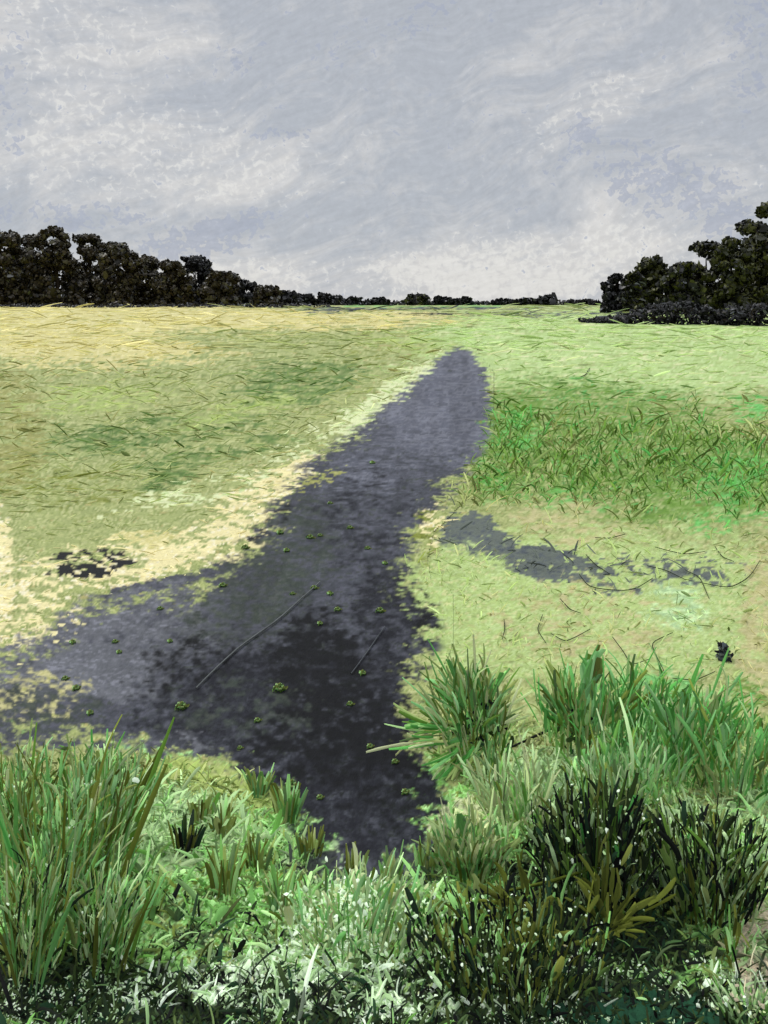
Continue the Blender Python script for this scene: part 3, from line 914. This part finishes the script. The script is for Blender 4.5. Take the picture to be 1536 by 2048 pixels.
for px, py, w, h, n, lean, pal, lab in [
    (1275, 1500, 70, 150, 150, .05, ['bright', 'mint', 'mint', 'meadow'], 'loose emerald grass clump between the upright and the slanting plants'),
    (1470, 1600, 90, 150, 190, .1, ['bright', 'meadow', 'pale', 'mint'], 'loose green grass clump right of the slanting plant at the frame edge'),
    (1250, 1610, 110, 90, 260, 0, ['sage', 'meadow', 'mint'], 'low sage green clump under the upright and slanting plants'),
    (1040, 1640, 90, 90, 220, 0, ['sage', 'meadow', 'glow'], 'low grey green clump below the bright leafy plant')]:
    plant('grass_clump', px, py, lab, 'grass clump', [('blades', herb(py, n, h, w, 46, 4.2, pal, 14, lean), M_GRASS)], 'loose grass clumps among the plants on the right')
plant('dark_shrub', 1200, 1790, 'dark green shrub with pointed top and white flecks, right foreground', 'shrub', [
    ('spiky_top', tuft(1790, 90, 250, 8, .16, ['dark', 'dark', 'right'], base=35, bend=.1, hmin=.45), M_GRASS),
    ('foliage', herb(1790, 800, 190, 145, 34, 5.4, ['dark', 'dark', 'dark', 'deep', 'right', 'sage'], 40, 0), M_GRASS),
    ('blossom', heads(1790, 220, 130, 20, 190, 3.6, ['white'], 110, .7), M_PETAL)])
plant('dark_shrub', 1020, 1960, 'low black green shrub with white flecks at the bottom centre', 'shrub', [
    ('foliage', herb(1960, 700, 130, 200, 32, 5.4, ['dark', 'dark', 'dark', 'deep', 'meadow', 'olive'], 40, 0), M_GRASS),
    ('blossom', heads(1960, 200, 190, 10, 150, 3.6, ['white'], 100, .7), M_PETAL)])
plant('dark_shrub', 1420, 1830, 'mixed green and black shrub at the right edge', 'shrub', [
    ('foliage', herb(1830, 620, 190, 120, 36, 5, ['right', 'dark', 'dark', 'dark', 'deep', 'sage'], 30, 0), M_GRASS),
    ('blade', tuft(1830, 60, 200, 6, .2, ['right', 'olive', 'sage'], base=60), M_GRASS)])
plant('strap_leaved_plant', 1060, 1900, 'olive strap leaved plant left of the dark shrub', 'plant', [
    ('leaf_fan', leaves(1900, [(-85, 130, -10), (-70, 90, -20), (-40, 30, -40), (40, 110, 0), (10, 60, -30), (-20, 150, 0), (60, 40, -30), (-110, 150, 0)], 6.5, ['olive'], 40, 9, 18), M_GRASS)])
plant('strap_leaved_plant', 1215, 1890, 'tall olive strap leaved plant in front of the dark shrub', 'plant', [
    ('leaf_fan', leaves(1890, [(-40, 180, -10), (-10, 170, -10), (50, 140, -10), (-70, 110, -20), (80, 60, -20), (10, 60, -40), (-60, 30, -40), (100, 110, 0)], 6, ['olive'], 30, 9, 18), M_GRASS)])
plant('strap_leaved_plant', 1460, 1950, 'narrow upright olive leaf tuft by the right edge', 'plant', [
    ('leaf_fan', leaves(1950, [(-5, 110, 0), (10, 120, 0), (0, 80, -10)], 6, ['olive', 'meadow'], 5, 7, 12), M_GRASS)])
plant('flowering_clump', 720, 1890, 'pale clump of whitish green blossom at the bottom centre', 'flowers', [
    ('blades', herb(1890, 260, 110, 150, 40, 5, ['sage', 'meadow', 'glow', 'mint']), M_GRASS),
    ('blossom', heads(1890, 380, 190, 5, 120, 4.6, ['white', 'white', 'glow'], 110, .7), M_PETAL)])
plant('flowering_clump', 1500, 2030, 'pale cream blossom clump in the bottom right corner', 'flowers', [
    ('blades', tuft(2030, 60, 60, 5, .35, ['sage', 'meadow'], base=60), M_GRASS),
    ('blossom', heads(2030, 110, 90, 0, 45, 4.5, ['white', 'glow', 'rose'], 60, .7), M_PETAL)])
plant('light_green_clump', 940, 1745, 'light yellow green clump at the path end, below the leafy plant', 'plant', [
    ('foliage', herb(1720, 460, 85, 75, 30, 5, ['glow', 'mint', 'pale', 'meadow'], 12, 0), M_GRASS),
    ('blade', tuft(1720, 40, 90, 5, .3, ['glow', 'mint', 'olive'], base=50), M_GRASS)])
plant('ground_leaves', 1290, 2035, 'flat mat of dark bottle green leaves at the bottom right', 'plant', [
    ('foliage', (lambda n: dabs(np.stack([RNG.normal(0, .10, n), RNG.normal(0, .035, n), RNG.uniform(.005, .03, n)], 1) * np.array([1.6, 1.6, 1]),
                                unit(np.stack([RNG.normal(0, .3, n), RNG.normal(-.3, .3, n), np.ones(n)], 1)), .03 * RNG.lognormal(0, .3, n),
                                lin(np.tile([[28, 66, 44]], (n, 1))) * RNG.uniform(.6, 1.3, (n, 1)), .6))(220), M_GRASS)])

# single small tufts one can point at
go = 'short tufts along the near path edge'
for px, py, h_, n, pal, lab in [
    (368, 1705, 75, 12, ['dark'], 'small bottle green weed standing alone in the sage grass, lower left'),
    (400, 1640, 60, 9, ['olive'], 'olive tuft on the yellow green patch, left of its twin'),
    (446, 1665, 65, 9, ['olive'], 'olive tuft on the yellow green patch, nearer the path'),
    (450, 1790, 110, 12, ['olive'], 'large olive slanting tuft in the lower left foreground'),
    (515, 1735, 80, 9, ['olive', 'meadow'], 'olive tuft with a side blade in front of the path'),
    (575, 1640, 90, 16, ['mint', 'olive', 'meadow'], 'bright green tuft on the lower left corner of the path'),
    (705, 1755, 60, 8, ['olive'], 'single olive tuft at the near end of the path'),
    (850, 1735, 70, 9, ['olive', 'meadow'], 'olive green tuft at the right end of the path foot'),
    (950, 1740, 95, 8, ['olive'], 'two olive blades slanting across the light green clump'),
    (520, 1590, 60, 14, ['meadow', 'mint', 'lemon'], 'short green fringe tuft on the left path edge'),
    (620, 1715, 60, 12, ['meadow', 'olive'], 'short mixed tuft left of the path foot'),
    (780, 1760, 55, 10, ['meadow', 'sage'], 'small grey green tuft in the middle of the path foot'),
    (300, 1830, 80, 9, ['olive', 'meadow'], 'olive tuft in front of the left tussocks'),
    (560, 1820, 90, 12, ['mint', 'meadow'], 'bright green tuft left of the pale blossom clump')]:
    o = link_mesh('grass_tuft', *(lambda g_: (g_[0], g_[1], M_GRASS, g_[2], g_[3]))(tuft(py, n * 3, h_, 6, .14, pal + (['olive'] if pal == ['dark'] else ['meadow', 'lemon']), base=20, bend=.14, lean=.05, hmin=.4)))
    x, d, z = ground(np.array([px]), np.array([py]))
    o.location = (float(x[0]), float(d[0]), float(z[0]) - .004)
    tag(o, lab, 'grass tuft', go)
x, d, z = ground(np.array([1447.0]), np.array([1318.0]))
o = link_mesh('grass_tuft', *(lambda g_: (g_[0], g_[1], M_GRASS, g_[2], g_[3]))(heads(1318, 110, 12, 0, 34, 6, ['p_black', 'slate'], 14, .5)))
o.location = (float(x[0]), float(d[0]), float(z[0]))
tag(o, 'lone blackish weed tuft on the pale grass at the right', 'weed')

# weeds growing in the path: one built, the rest copied
gw = 'small green weeds scattered over the path'
weed0 = None
WEEDS = [(362, 1420, 1.5, 'round green weed on the path above the left grass tussocks'), (582, 1578, 1.7, 'bushy dark green weed near the lower left path corner'),
         (558, 1385, 1.6, 'dark mossy weed on the blackest part of the path'), (515, 1445, .9, None), (152, 1380, 1.1, None), (130, 1360, .9, None), (238, 1305, .8, None),
         (320, 1222, .8, None), (230, 1285, .8, None), (145, 1288, .9, None), (340, 1285, .8, None), (573, 1105, .9, None), (660, 1190, .9, None), (628, 1178, .9, None), (675, 1222, .9, None),
         (735, 1100, .8, None), (770, 1130, .8, None), (445, 1175, 1.0, None), (490, 1100, 1.0, None), (560, 1070, 1.0, None), (760, 1225, 1.1, None), (620, 1080, 1.0, None), (640, 1075, .7, None),
         (725, 1350, 1.0, None), (740, 1500, .9, None), (640, 1600, .9, None), (480, 1500, .7, None), (700, 1415, .9, None), (745, 930, .8, None), (660, 1012, .7, None),
         (700, 1060, .8, None), (585, 1190, .7, None), (640, 1250, .8, None), (790, 1530, .9, None), (180, 1430, 1.0, None), (810, 1590, 1.0, None)]
for px, py, k, lab in WEEDS:
    if weed0 is None:
        n = 60
        v = unit(RNG.normal(0, 1, (n, 3)) + np.array([0, 0, .8]))
        g_ = join([dabs(v * np.array([.034, .04, .024]) * RNG.uniform(.4, 1, (n, 1)) + np.array([0, 0, .012]), unit(v + RNG.normal(0, .5, (n, 3)) + np.array([0, -.4, .3])), .012 * RNG.lognormal(0, .3, n),
                        from_pal(['meadow', 'right', 'deep', 'right'], n, .2) * .55, .5)])
        weed0 = link_mesh('path_weed', g_[0], g_[1], M_GRASS, g_[2], g_[3])
        o = weed0
    else:
        o = weed0.copy(); COL.objects.link(o)
    x, d, z = ground(np.array([px]), np.array([py]))
    s = .85 * k * float(d[0]) / 6.0
    o.location = (float(x[0]), float(d[0]), float(z[0]) + .004)
    o.scale = (s, s, s); o.rotation_euler = (0, 0, RNG.uniform(-.8, .8))
    tag(o, lab or 'small green weed speck growing out of the dark grey path', 'weed', gw)


# ------------------------------------------------------------------ sticks and dry stems lying about
def lying(name, pts, rpx, col, label, cat, group=None, lift=2.0):
    p = np.array(pts, float)
    t = np.linspace(0, 1, len(p)); tt = np.linspace(0, 1, 14)
    px = np.interp(tt, t, p[:, 0]); py = np.interp(tt, t, p[:, 1])
    for _ in range(2):
        px[1:-1] = .25 * px[:-2] + .5 * px[1:-1] + .25 * px[2:]; py[1:-1] = .25 * py[:-2] + .5 * py[1:-1] + .25 * py[2:]
    x, d, z = ground(px, py)
    s = d / F
    P = np.stack([x, d, z + rpx * s * lift + .008], 1)
    c0 = P[7].copy(); c0[2] = z[7]
    rr = rpx * s * (1 - .6 * np.abs(tt - .45))
    V, Fc, C_, S_ = tube(P - c0, rr, col, 6)
    o = link_mesh(name, V, Fc, M_BARK, C_)
    o.location = tuple(c0)
    return tag(o, label, cat, group)


lying('stick', [(392, 1382), (480, 1300), (560, 1240), (640, 1168)], 1.9, (92, 95, 94), 'long thin grey stick lying diagonally across the path', 'stick')
lying('stick', [(702, 1352), (742, 1296), (770, 1258)], 1.4, (72, 75, 78), 'short grey stick lying on the path right of the long one', 'stick')
lying('stick', [(1010, 1508), (1080, 1475), (1140, 1450)], 2.6, (22, 26, 20), 'black twig lying between the two leafy plants', 'stick')
lying('stick', [(1015, 1868), (1100, 1850), (1210, 1812)], 3.2, (84, 96, 24), 'olive stem lying across the dark shrubs', 'stick', lift=26)
gs = 'thin dark dry stems lying on the pale grass'
for pts, lab in [
    ([(1172, 1108), (1192, 1132), (1220, 1150)], 'small dark curved dry stem beside the grey side track'),
    ([(1158, 1150), (1178, 1178), (1260, 1186), (1305, 1160)], 'long shallow bowl shaped dry stem below the grey side track'),
    ([(1295, 1135), (1330, 1145), (1372, 1165)], 'thick black dry stem on the grey green patch at the right'),
    ([(1365, 1145), (1400, 1160), (1418, 1200)], 'dark dry stem bending down from the grey green patch'),
    ([(1400, 1170), (1460, 1182), (1500, 1160), (1520, 1125)], 'large upturned dark dry stem near the right edge'),
    ([(1430, 1095), (1445, 1118), (1468, 1128)], 'short hooked dark dry stem near the right edge'),
    ([(1085, 1232), (1074, 1262), (1092, 1292)], 'dark hooked dry stem left of the bowl shaped pair'),
    ([(1098, 1268), (1130, 1288), (1180, 1262)], 'olive dry stem curving up to the right under the hooked one'),
    ([(1225, 1278), (1246, 1305), (1262, 1335), (1298, 1322)], 'long dark s shaped dry stem in the pale grass'),
    ([(1345, 1360), (1390, 1364), (1430, 1345)], 'dark bow shaped dry stem above the slanting plant'),
    ([(1330, 1350), (1300, 1290), (1345, 1270)], 'faint dark dry stem left of the blackish weed tuft'),
    ([(1120, 1200), (1140, 1222), (1162, 1230)], 'short dark dry stem above the olive curving one'),
    ([(1008, 1240), (1010, 1262), (1004, 1284)], 'short upright looking olive dry stem in the pale strip by the path'),
    ([(1190, 1075), (1220, 1078), (1250, 1070)], 'dark dry stem under the bright green band'),
    ([(1180, 738), (1170, 752), (1160, 756)], 'dark dry stem far off on the light green field'),
    ([(1310, 1095), (1370, 1112), (1410, 1105)], 'thin dark dry stem just above the thick black one')]:
    lying('dry_stem', pts, 1.0, (38, 46, 22), lab, 'dry stem', gs)

# ------------------------------------------------------------------ loose pale and white flecks (fallen petals, grit)
def band(cx, cy, rx, ry):
    return lambda x, y: ((x - cx) / rx) ** 2 + ((y - cy) / ry) ** 2 < RNG.random(len(x)) * 1.3


V, Fc, C_, S_ = join([flakes(1300, 900, 1330, 4, keep=lambda x, y: (x < 640) & (np.abs(path_sd(x, y) + 22) < 60 * RNG.random(len(x))), margin=14, pal=['cream'], tilt=.3)])
tag(link_mesh('pale_grit', V, Fc, M_PETAL, C_, S_), kind='stuff')
V, Fc, C_, S_ = join([flakes(12000, 1910, 2200, 3.6, pal=['white'], keep=lambda x, y: fbm(x / 130, y / 60, 3, 3) > .56),
                      flakes(7000, 1720, 2000, 3.6, pal=['white', 'glow'], keep=band(680, 1880, 330, 130)),
                      flakes(1600, 1500, 1950, 3.8, pal=['white', 'cream'], keep=lambda x, y: fbm(x / 90, y / 90, 13, 3) > .6)])
tag(link_mesh('white_blossom', V, Fc, M_PETAL, C_, S_), kind='stuff')
